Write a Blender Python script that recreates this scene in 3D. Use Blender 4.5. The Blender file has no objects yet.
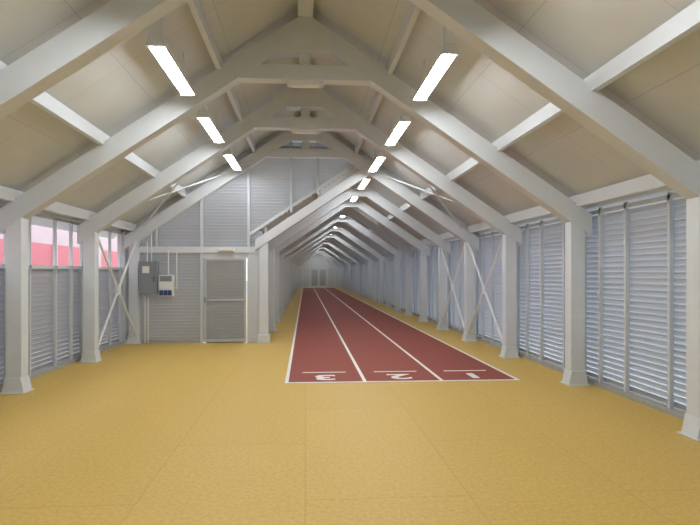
import bpy, math
from mathutils import Vector
sc=bpy.context.scene
try:
    sc.view_settings.view_transform='Standard'
except Exception as e: print(e)

def lin(c):
    r=[]
    for v in c:
        v/=255
        r.append(v/12.92 if v<=.04045 else ((v+.055)/1.055)**2.4)
    return (*r,1)

def mat(name,col,rough=.5,metal=0,noise=0,nscale=5,bump=0,bscale=200,emit=0,brick=None):
    m=bpy.data.materials.new(name); m.use_nodes=True
    nt=m.node_tree; N=nt.nodes; L=nt.links
    b=N['Principled BSDF']; b.inputs['Roughness'].default_value=rough; b.inputs['Metallic'].default_value=metal
    c=lin(col); b.inputs['Base Color'].default_value=c
    tc=N.new('ShaderNodeTexCoord')
    src=None
    if noise:
        n=N.new('ShaderNodeTexNoise'); n.inputs['Scale'].default_value=nscale; n.inputs['Detail'].default_value=6
        n.inputs['Roughness'].default_value=.65
        L.new(tc.outputs['Object'],n.inputs['Vector'])
        r=N.new('ShaderNodeValToRGB'); e=r.color_ramp.elements
        e[0].position=.3; e[1].position=.7
        e[0].color=(*[max(0,x*(1-noise)) for x in c[:3]],1); e[1].color=(*[min(1,x*(1+noise)) for x in c[:3]],1)
        L.new(n.outputs['Fac'],r.inputs['Fac']); src=r.outputs['Color']
    if brick:
        w,h,ms,dark,rot=brick
        bt=N.new('ShaderNodeTexBrick'); bt.offset=0.0 if rot==0 else .5
        bt.inputs['Scale'].default_value=1; bt.inputs['Brick Width'].default_value=w; bt.inputs['Row Height'].default_value=h
        bt.inputs['Mortar Size'].default_value=ms; bt.inputs['Mortar Smooth'].default_value=.3
        bt.inputs['Color1'].default_value=(1,1,1,1); bt.inputs['Color2'].default_value=(.97,.97,.97,1)
        bt.inputs['Mortar'].default_value=(dark,dark,dark,1)
        mp=N.new('ShaderNodeMapping'); mp.inputs['Rotation'].default_value=(0,0,math.pi/2)
        L.new(tc.outputs['Object'],mp.inputs['Vector']); L.new(mp.outputs['Vector'],bt.inputs['Vector'])
        mx=N.new('ShaderNodeMix'); mx.data_type='RGBA'; mx.blend_type='MULTIPLY'; mx.inputs[0].default_value=1
        if src: L.new(src,mx.inputs[6])
        else: mx.inputs[6].default_value=c
        L.new(bt.outputs['Color'],mx.inputs[7]); src=mx.outputs[2]
    if src: L.new(src,b.inputs['Base Color'])
    if bump:
        n2=N.new('ShaderNodeTexNoise'); n2.inputs['Scale'].default_value=bscale; n2.inputs['Detail'].default_value=3
        L.new(tc.outputs['Object'],n2.inputs['Vector'])
        bp=N.new('ShaderNodeBump'); bp.inputs['Strength'].default_value=bump; bp.inputs['Distance'].default_value=.01
        L.new(n2.outputs['Fac'],bp.inputs['Height']); L.new(bp.outputs['Normal'],b.inputs['Normal'])
    if emit:
        b.inputs['Emission Color'].default_value=c; b.inputs['Emission Strength'].default_value=emit
    return m

M=dict(
 floor=mat('yellow_sport_floor',(206,172,88),.5,noise=.14,nscale=28,bump=.2,bscale=160,brick=(2.5,1.25,.008,.86,1)),
 track=mat('red_tartan_track',(140,68,55),.75,noise=.12,nscale=30,bump=.4,bscale=220),
 line=mat('white_line_paint',(238,236,232),.6,noise=.04,nscale=40),
 steel=mat('painted_steel',(213,218,221),.42,noise=.03,nscale=3),
 roof=mat('roof_panel',(207,210,208),.33,noise=.04,nscale=1.5,brick=(1.235,1.1,.006,.78,0)),
 slat=mat('louver_aluminium',(194,200,208),.4,metal=.22,noise=.03,nscale=2),
 mull=mat('grey_mullion',(198,203,207),.45,noise=.02),
 doorf=mat('grey_door_frame',(182,187,191),.45,noise=.02),
 kerb=mat('concrete_kerb',(165,165,160),.8,noise=.1,nscale=8),
 cab=mat('cabinet_grey',(128,134,138),.4,noise=.03),
 endw=mat('end_wall_grey',(200,204,207),.5,noise=.03),
 endd=mat('end_door_grey',(165,170,175),.5,noise=.03),
 white=mat('white_plastic',(225,225,222),.4,noise=.02),
 blue=mat('blue_plastic',(45,75,130),.4,noise=.02),
 dark=mat('dark_plastic',(45,48,52),.5,noise=.02),
 lamp=mat('lamp_diffuser',(250,252,255),.4,emit=58),
 red=mat('red_facade',(168,88,98),.6,noise=.05,nscale=2),
 ground=mat('pale_ground',(172,175,180),.9,noise=.1,nscale=1),
 glass=mat('pale_facade',(165,145,150),.6,noise=.05,nscale=2),
)

class B:
    def __init__(s): s.v=[];s.f=[];s.m=[];s.mats=[]
    def mi(s,k):
        if k not in s.mats: s.mats.append(k)
        return s.mats.index(k)
    def prism(s,poly,axis,a,b,k):
        n=len(poly); o=len(s.v)
        for t in (a,b):
            for p in poly:
                if axis=='x': s.v.append((t,p[0],p[1]))
                elif axis=='y': s.v.append((p[0],t,p[1]))
                else: s.v.append((p[0],p[1],t))
        i=s.mi(k)
        F=[tuple(range(o,o+n)),tuple(range(o+2*n-1,o+n-1,-1))]
        for j in range(n):
            F.append((o+j,o+n+j,o+n+(j+1)%n,o+(j+1)%n))
        s.f+=F; s.m+=[i]*len(F)
    def box(s,x0,x1,y0,y1,z0,z1,k):
        s.prism([(x0,y0),(x1,y0),(x1,y1),(x0,y1)],'z',z0,z1,k)
    def rod(s,p,q,r,k,n=8):
        p=Vector(p);q=Vector(q);d=(q-p).normalized()
        a=d.orthogonal().normalized(); b=d.cross(a); o=len(s.v)
        for c in (p,q):
            for j in range(n):
                t=2*math.pi*j/n; s.v.append(tuple(c+a*r*math.cos(t)+b*r*math.sin(t)))
        i=s.mi(k); F=[tuple(range(o+n-1,o-1,-1)),tuple(range(o+n,o+2*n))]
        for j in range(n): F.append((o+j,o+(j+1)%n,o+n+(j+1)%n,o+n+j))
        s.f+=F; s.m+=[i]*len(F)
    def obj(s,name,parent=None,bevel=0):
        me=bpy.data.meshes.new(name); me.from_pydata(s.v,[],s.f)
        for k in s.mats: me.materials.append(M[k])
        for p,i in zip(me.polygons,s.m): p.material_index=i
        import bmesh
        bm=bmesh.new(); bm.from_mesh(me); bmesh.ops.recalc_face_normals(bm,faces=bm.faces); bm.to_mesh(me); bm.free()
        ob=bpy.data.objects.new(name,me); sc.collection.objects.link(ob)
        if bevel:
            md=ob.modifiers.new('bevel','BEVEL'); md.width=bevel; md.segments=2; md.limit_method='ANGLE'
        if parent: ob.parent=parent
        return ob
def empty(name,loc=(0,0,0)):
    e=bpy.data.objects.new(name,None); e.location=loc; sc.collection.objects.link(e); return e

# ---- dimensions
Y0=-7.4; SP=2.47; F0=7.42; YP=F0+2*SP
YE=60.0; XC=4.12; XW=4.42; SL=.675; ZR=5.35; RO=.33
XL=-1.02; XLW=-1.16; ZC=3.2
XA=(ZR-ZC)/(2*SL)
b=B(); b.box(-XW-.1,XW+.1,Y0-.1,YE+.1,-.12,0,'floor'); b.obj('floor')
b=B(); b.box(-60,60,-40,120,-.5,-.2,'ground'); b.obj('ground')
# track
tr=empty('running_track')
b=B(); b.box(-.29,3.37,7.76,56.5,0,.004,'track'); b.obj('surface',tr)
b=B()
for x in (-.29,.93,2.15,3.37): b.box(x-.027,x+.027,7.73,56.5,.004,.007,'line')
b.box(-.317,3.397,7.715,7.775,.0045,.0075,'line')
for x in (.32,1.54,2.76): b.box(x-.37,x+.37,8.5,8.55,.004,.007,'line')
b.box(-.3,3.38,50,50.06,.0045,.0075,'line')
b.obj('lane_lines',tr)
for t,x in (('3',.32),('2',1.54),('1',2.76)):
    cu=bpy.data.curves.new('n'+t,'FONT'); cu.body=t; cu.size=.62; cu.align_x='CENTER'; cu.align_y='CENTER'; cu.extrude=.0015; cu.offset=.014
    o=bpy.data.objects.new('lane_number_'+t,cu); sc.collection.objects.link(o); bpy.context.view_layer.update()
    me=bpy.data.meshes.new_from_object(o); bpy.data.objects.remove(o)
    me.materials.clear(); me.materials.append(M['line'])
    o=bpy.data.objects.new('lane_number_'+t,me); sc.collection.objects.link(o)
    o.location=(x,8.13,.0062); o.rotation_euler=(0,0,math.pi); o.scale=(1.3,.85,1); o.parent=tr

# ---- portal frames
HV=.165
def frame(y,main=True):
    b=B(); w=.1
    def column(x,s):
        xi=x-s*.11; xo=x+s*.11
        f=(lambda x:ZR-SL*abs(x)) if main or s>0 else (lambda x:ZC+SL*x)
        b.prism([(xi,.0),(xo,.0),(xo,f(xo)),(xi,f(xi))],'y',y-.092,y+.092,'steel')
        b.prism([(xi-s*.045,.0),(xo+s*.045,.0),(xo,.22),(xi,.22)],'y',y-w-.012,y+w+.012,'steel')
        b.box(x-.17,x+.17,y-.15,y+.15,0,.015,'steel')
    def raft(xa,xb,f):
        b.prism([(xa,f(xa)-HV),(xb,f(xb)-HV),(xb,f(xb)+HV),(xa,f(xa)+HV)],'y',y-w,y+w,'steel')
    R=lambda x:ZR-SL*abs(x)
    column(XC,1)
    if main:
        column(-XC,-1)
        raft(0,XC+.22,R); raft(-XC-.22,0,R)
        b.box(-1.15,1.15,y-w+.005,y+w-.005,4.53,4.75,'steel')
        b.prism([(-.42,ZR-.27-.14),(.42,ZR-.27-.14),(.42,ZR-.12),(0,ZR+.14),(-.42,ZR-.12)],'y',y-w-.02,y+w+.02,'steel')
        b.box(-.09,.09,y-.06,y+.06,4.7,ZR+.3,'steel')
    else:
        column(XL,-1)
        raft(XA,XC+.22,R); raft(XL-.14,XA,lambda x:ZC+SL*x)
        zc=ZR-SL*XA
        b.prism([(XA-.25,zc-.3),(XA+.25,zc-.3),(XA+.25,zc-.15),(XA,zc+.1),(XA-.25,zc-.15)],'y',y-w-.01,y+w+.01,'steel')
    b.obj('steel_portal_frame',bevel=.008)
y=F0-5*SP
while y<=YP+.01: frame(y); y+=SP
y=YP+SP
while y<YE-.5: frame(y,False); y+=SP
b=B()
b.box(XL-.11,XL+.11,YP-.1,YP+.1,0,ZC+SL*XL+.05,'steel'); b.box(XL-.15,XL+.15,YP-.14,YP+.14,0,.2,'steel')
b.prism([(XL-.2,ZC+SL*(XL-.2)-.13),(XA,ZC+SL*XA-.13),(XA,ZC+SL*XA+.13),(XL-.2,ZC+SL*(XL-.2)+.13)],'y',YP-.12,YP+.08,'steel')
b.obj('corridor_entry_frame',bevel=.008)
for k in (0,1):
    y=F0+k*SP; b=B(); b.prism([(-.28,4.528),(.28,4.528),(.26,4.47),(-.26,4.47)],'y',y-.06,y+.06,'white'); b.box(-.2,.2,y-.04,y+.04,4.455,4.47,'line'); b.obj('emergency_light')

# ---- ceilings
def slab(name,x0,z0,x1,z1,ya,yb,k='roof',t=.08):
    b=B(); b.prism([(x0,z0),(x1,z1),(x1,z1+t),(x0,z0+t)],'y',ya,yb,k); return b.obj(name)
c=empty('ceiling')
RL=lambda x:ZR+RO-SL*abs(x)
for n,a in (('panel_right',(0,RL(0),XW+.25,RL(XW+.25))),('panel_left',(-XW-.25,RL(XW+.25),0,RL(0)))):
    slab(n,*a,Y0-.1,YP+.12).parent=c
CL=lambda x:ZC+RO+SL*x
slab('corridor_panel_right',XA,RL(XA),XW+.25,RL(XW+.25),YP+.12,YE+.1).parent=c
slab('corridor_panel_left',XLW-.25,CL(XLW-.25),XA,CL(XA),YP+.0,YE+.1).parent=c
def purlin(x,z,ya,yb,w=.07,h=.17,k='steel'):
    b=B(); b.box(x-w/2,x+w/2,ya,yb,z-h,z,k); return b.obj('roof_purlin')
for x in (4.12,2.9,1.25):
    purlin(x,RL(x+.035),Y0,YE if x>1.7 else YP)
    purlin(-x,RL(x+.035),Y0,YP)
for x in (XL+.03,.35): purlin(x,CL(x-.035),YP+.2,YE)
b=B(); b.box(-.11,.11,Y0,YP,RL(0)-.24,RL(0)-.06,'steel'); b.obj('ridge_beam')
b=B(); b.box(XA-.08,XA+.08,YP,YE,RL(XA)-.24,RL(XA)-.06,'steel'); b.obj('ridge_beam')

# ---- louver walls
PT=.078
def sprof(z,f):
    return [(f(0),z+.040),(f(.010),z+.040),(f(.030),z+.008),(f(.052),z-.039),(f(.048),z-.047),(f(.040),z-.039),(f(.018),z+.008),(f(0),z+.030)]
def louver_wall_y(name,x,s,ya,yb,z0,z1,posts,zt):
    e=empty(name)
    b=B(); z=z0+.05
    while z<z1-.03:
        b.prism(sprof(z,lambda d:x+s*d),'y',ya,yb,'slat'); z+=PT
    b.obj('louver_slats',e)
    b=B()
    for p in posts: b.box(x-s*.05,x,p-.022,p+.022,.03,zt,'mull')
    b.box(min(x-s*.05,x),max(x-s*.05,x),ya,yb,z1-.03,z1+.03,'mull')
    if zt>z1+.2: b.box(min(x-s*.05,x),max(x-s*.05,x),ya,yb,zt-.06,zt,'mull')
    b.obj('mullions',e)
    b=B(); b.box(min(x-s*.06,x+s*.07),max(x-s*.06,x+s*.07),ya,yb,0,.07,'kerb'); b.obj('kerb',e)
    return e
def posts(ya,yb):
    r=[];y=F0-5*SP
    while y<yb:
        for t in (.09,.333,.667,.91):
            p=y+t*SP
            if ya<p<yb: r.append(p)
        y+=SP
    return r
ZT=RL(XW)-.02
louver_wall_y('wall_right',XW,1,Y0,YE,.07,ZT-.06,posts(Y0,YE),ZT)
louver_wall_y('wall_left',-XW,-1,Y0,YP,.07,1.80,posts(Y0,YP),ZT)
louver_wall_y('wall_corridor_left',XLW,-1,YP+.1,YE,.07,2.6,posts(YP+.1,YE),2.66)
e=empty('wall_partition')
def slat_x(b,xa,xb,yo,z,k='slat'):
    b.prism(sprof(z,lambda d:yo+d),'x',xa,xb,k)
b=B(); z=.12
YQ=YP+.02
while z<RL(0)-.05:
    xl=-min(XW,(ZR+RO-.04-z)/SL)
    if z<2.2: xr=-2.46
    elif z<CL(XLW): xr=XLW+.1
    else: xr=min((z-ZC-RO)/SL,(ZR+RO-.04-z)/SL)
    if xr>xl: slat_x(b,xl,xr,YQ,z)
    if z<2.2: slat_x(b,-1.42,XL,YQ,z)
    z+=PT
b.obj('louver_slats',e)
b=B()
def vpost(x,z0,w=.03): b.box(x-w,x+w,YP-.04,YQ,z0,RL(x)-.02,'mull')
vpost(-2.52,.0,.035); vpost(-1.39,0,.035)
vpost(-.35,CL(-.35)-.1); vpost(.3,CL(.3)-.1);vpost(-3.6,2.3,.02)
b.box(-XW-.08,-XW+.1,YP-.08,YP+.1,0,RL(XW)-.01,'mull')
for s in (-1,1):
    b.prism([(0,RL(0)-.16),(s*XW,RL(XW)-.16),(s*XW,RL(XW)),(0,RL(0))],'y',YQ-.005,YQ+.07,'mull')
b.box(-XC,XL,YP-.06,YQ+.005,2.19,2.33,'steel')
b.box(-2.5,-1.4,YP-.03,YQ+.005,2.06,2.19,'mull')
b.box(-XC,-2.5,YP-.03,YQ+.005,0,.09,'kerb')
b.box(-1.42,XL,YP-.045,YQ+.01,0,2.2,'mull')
b.box(-4.1,-3.98,YP-.045,YQ+.01,0,2.2,'mull')
b.obj('posts_and_rails',e,bevel=.004)
# door
d=empty('door_1')
b=B(); x0,x1=-2.47,-1.44
for a in ((x0,x0+.06),(x1-.06,x1)): b.box(a[0],a[1],YP-.035,YP+.015,.02,2.06,'doorf')
for a in ((.02,.10),(1.02,1.06),(2.0,2.06)): b.box(x0+.06,x1-.06,YP-.034,YP+.014,a[0],a[1],'doorf')
b.box(x0+.05,x1-.05,YP+.035,YP+.045,.0,2.05,'doorf')
b.obj('leaf_frame',d,bevel=.004)
b=B(); z=.15
while z<2.0:
    slat_x(b,x0+.05,x1-.05,YP-.022,z)
    z+=PT
b.obj('leaf_louvers',d)
b=B(); b.box(x0+.01,x0+.05,YP-.05,YP-.035,.98,1.12,'cab'); b.rod((x0+.03,YP-.07,1.06),(x0+.03,YP-.035,1.06),.008,'cab'); b.rod((x0+.03,YP-.07,1.06),(x0+.12,YP-.07,1.06),.008,'cab')
b.obj('handle',d)
b=B(); b.box(-2.1,-1.72,YP-.13,YP-.061,2.23,2.31,'white'); b.box(-2.07,-1.75,YP-.135,YP-.13,2.24,2.3,'white'); b.obj('emergency_light',bevel=.006)
el=empty('electrical_cabinet')
b=B(); b.box(-3.93,-3.53,YP-.24,YP-.03,1.19,1.97,'cab'); b.box(-3.9,-3.56,YP-.25,YP-.24,1.22,1.94,'cab'); b.box(-3.6,-3.58,YP-.265,YP-.25,1.5,1.62,'dark')
b.box(-3.86,-3.7,YP-.255,YP-.25,1.7,1.86,'white')
b.obj('cabinet_body',el,bevel=.006)
b=B(); b.box(-3.5,-3.16,YP-.19,YP-.03,1.3,1.66,'white'); b.box(-3.47,-3.19,YP-.2,YP-.19,1.5,1.63,'cab'); 
for i in range(3): b.box(-3.47+i*.1,-3.39+i*.1,YP-.24,YP-.19,1.17,1.29,'blue')
b.box(-3.5,-3.16,YP-.19,YP-.03,1.14,1.3,'white')
b.obj('socket_box',el,bevel=.006)
b=B()
for x,z0,z1 in ((-3.85,.02,1.2),(-3.78,.02,1.2),(-3.8,1.95,2.45),(-3.7,1.95,2.9),(-3.3,1.64,2.25),(-3.1,1.3,2.2)): b.rod((x,YP-.08,z0),(x,YP-.08,z1),.014,'white')
b.rod((-3.16,YP-.08,1.35),(-3.1,YP-.08,1.35),.014,'white')
b.obj('conduits',el)

# end walls
e=empty('wall_back')
b=B(); b.prism([(-XW,0),(XW,0),(XW,RL(XW)),(0,RL(0)),(-XW,RL(XW))],'y',Y0-.1,Y0,'mull'); b.obj('panel',e)
e=empty('wall_front')
b=B(); b.prism([(XLW,0),(XW,0),(XW,RL(XW)),(XA,RL(XA)),(XLW,CL(XLW))],'y',YE,YE+.1,'endw')
for x in (-.3,.5,2.65,3.5): b.box(x-.05,x+.05,YE-.05,YE,0,3,'white')
b.box(XLW,XW,YE-.06,YE,2.3,2.42,'white'); b.obj('panel',e)
b=B(); 
for i in (0,1):
    a=.62+i*.97; b.box(a,a+.94,YE-.09,YE-.05,.02,2.25,'white'); b.box(a+.1,a+.84,YE-.1,YE-.09,.15,2.1,'endd')
b.obj('door_2')

# bracing
b=B()
for s in (-1,1):
    for (ya,yb) in ((F0+SP,YP),)+(((YP,YP+SP),) if s>0 else ()):
        x=s*(XC-.06)
        b.rod((x,ya+.1,.2),(x,yb-.1,2.45),.026,'white'); b.rod((x,ya+.1,2.45),(x,yb-.1,.2),.026,'white')
        b.box(x-.03,x+.03,(ya+yb)/2-.09,(ya+yb)/2+.09,1.23,1.41,'white')
    for xa,xb in ((3.9,2.0),(2.0,3.9)):
        b.rod((s*xa,F0+SP+.05,ZR-SL*xa+.1),(s*xb,YP-.05,ZR-SL*xb+.1),.022,'steel')
b.obj('cross_bracing')

# lights
def lamp(x,y,z):
    e=empty('fluorescent_light',(x,y,z))
    b=B(); b.prism([(-.095,.02),(-.06,.10),(.06,.10),(.095,.02),(.088,.014),(.046,.05),(-.046,.05),(-.088,.014)],'y',-.74,.74,'white')
    for t in (-.5,.5): b.rod((0,t,.09),(0,t,.47),.01,'steel')
    for t in (-.76,.735): b.prism([(-.1,.0),(.1,.0),(.065,.105),(-.065,.105)],'y',t,t+.025,'white')
    b.obj('housing',e)
    b=B(); b.prism([(-.05,.046),(.05,.046),(.05,.02),(.03,-.008),(-.03,-.008),(-.05,.02)],'y',-.7,.7,'lamp'); b.obj('diffuser',e)
XLI=1.6; ZL=4.12
for yy in (-3.7,.1,3.45,F0-.5*SP,F0+.5*SP,F0+1.5*SP):  # pairs behind and above the camera are unseen, added to brighten the near floor
    lamp(XLI,yy,ZL); lamp(-XLI,yy,ZL)
for k in [2,3,5,7,9,12,15,18,20]:
    lamp(XLI,F0+(k+.5)*SP,ZL)
b=B(); b.box(-9.5,-9.3,-6,30,-.2,2.75,'red'); b.box(-9.5,-9.3,-6,30,2.75,7,'glass')
for i in range(9): b.box(-9.3,-9.25,-5+i*4,-4.7+i*4,-.2,2.75,'glass')
b.obj('red_building')

w=bpy.data.worlds.new('sky'); sc.world=w; w.use_nodes=True
bg=w.node_tree.nodes['Background']; bg.inputs[0].default_value=(.86,.93,1,1); bg.inputs[1].default_value=4.2

cam=bpy.data.cameras.new('camera'); co=bpy.data.objects.new('camera',cam); sc.collection.objects.link(co)
co.location=(0,0,1.7); co.rotation_euler=(math.pi/2,0,-math.radians(3.5))
cam.sensor_width=36; cam.lens=25.71; cam.shift_x=.02; cam.shift_y=.015; cam.clip_end=300
sc.camera=co
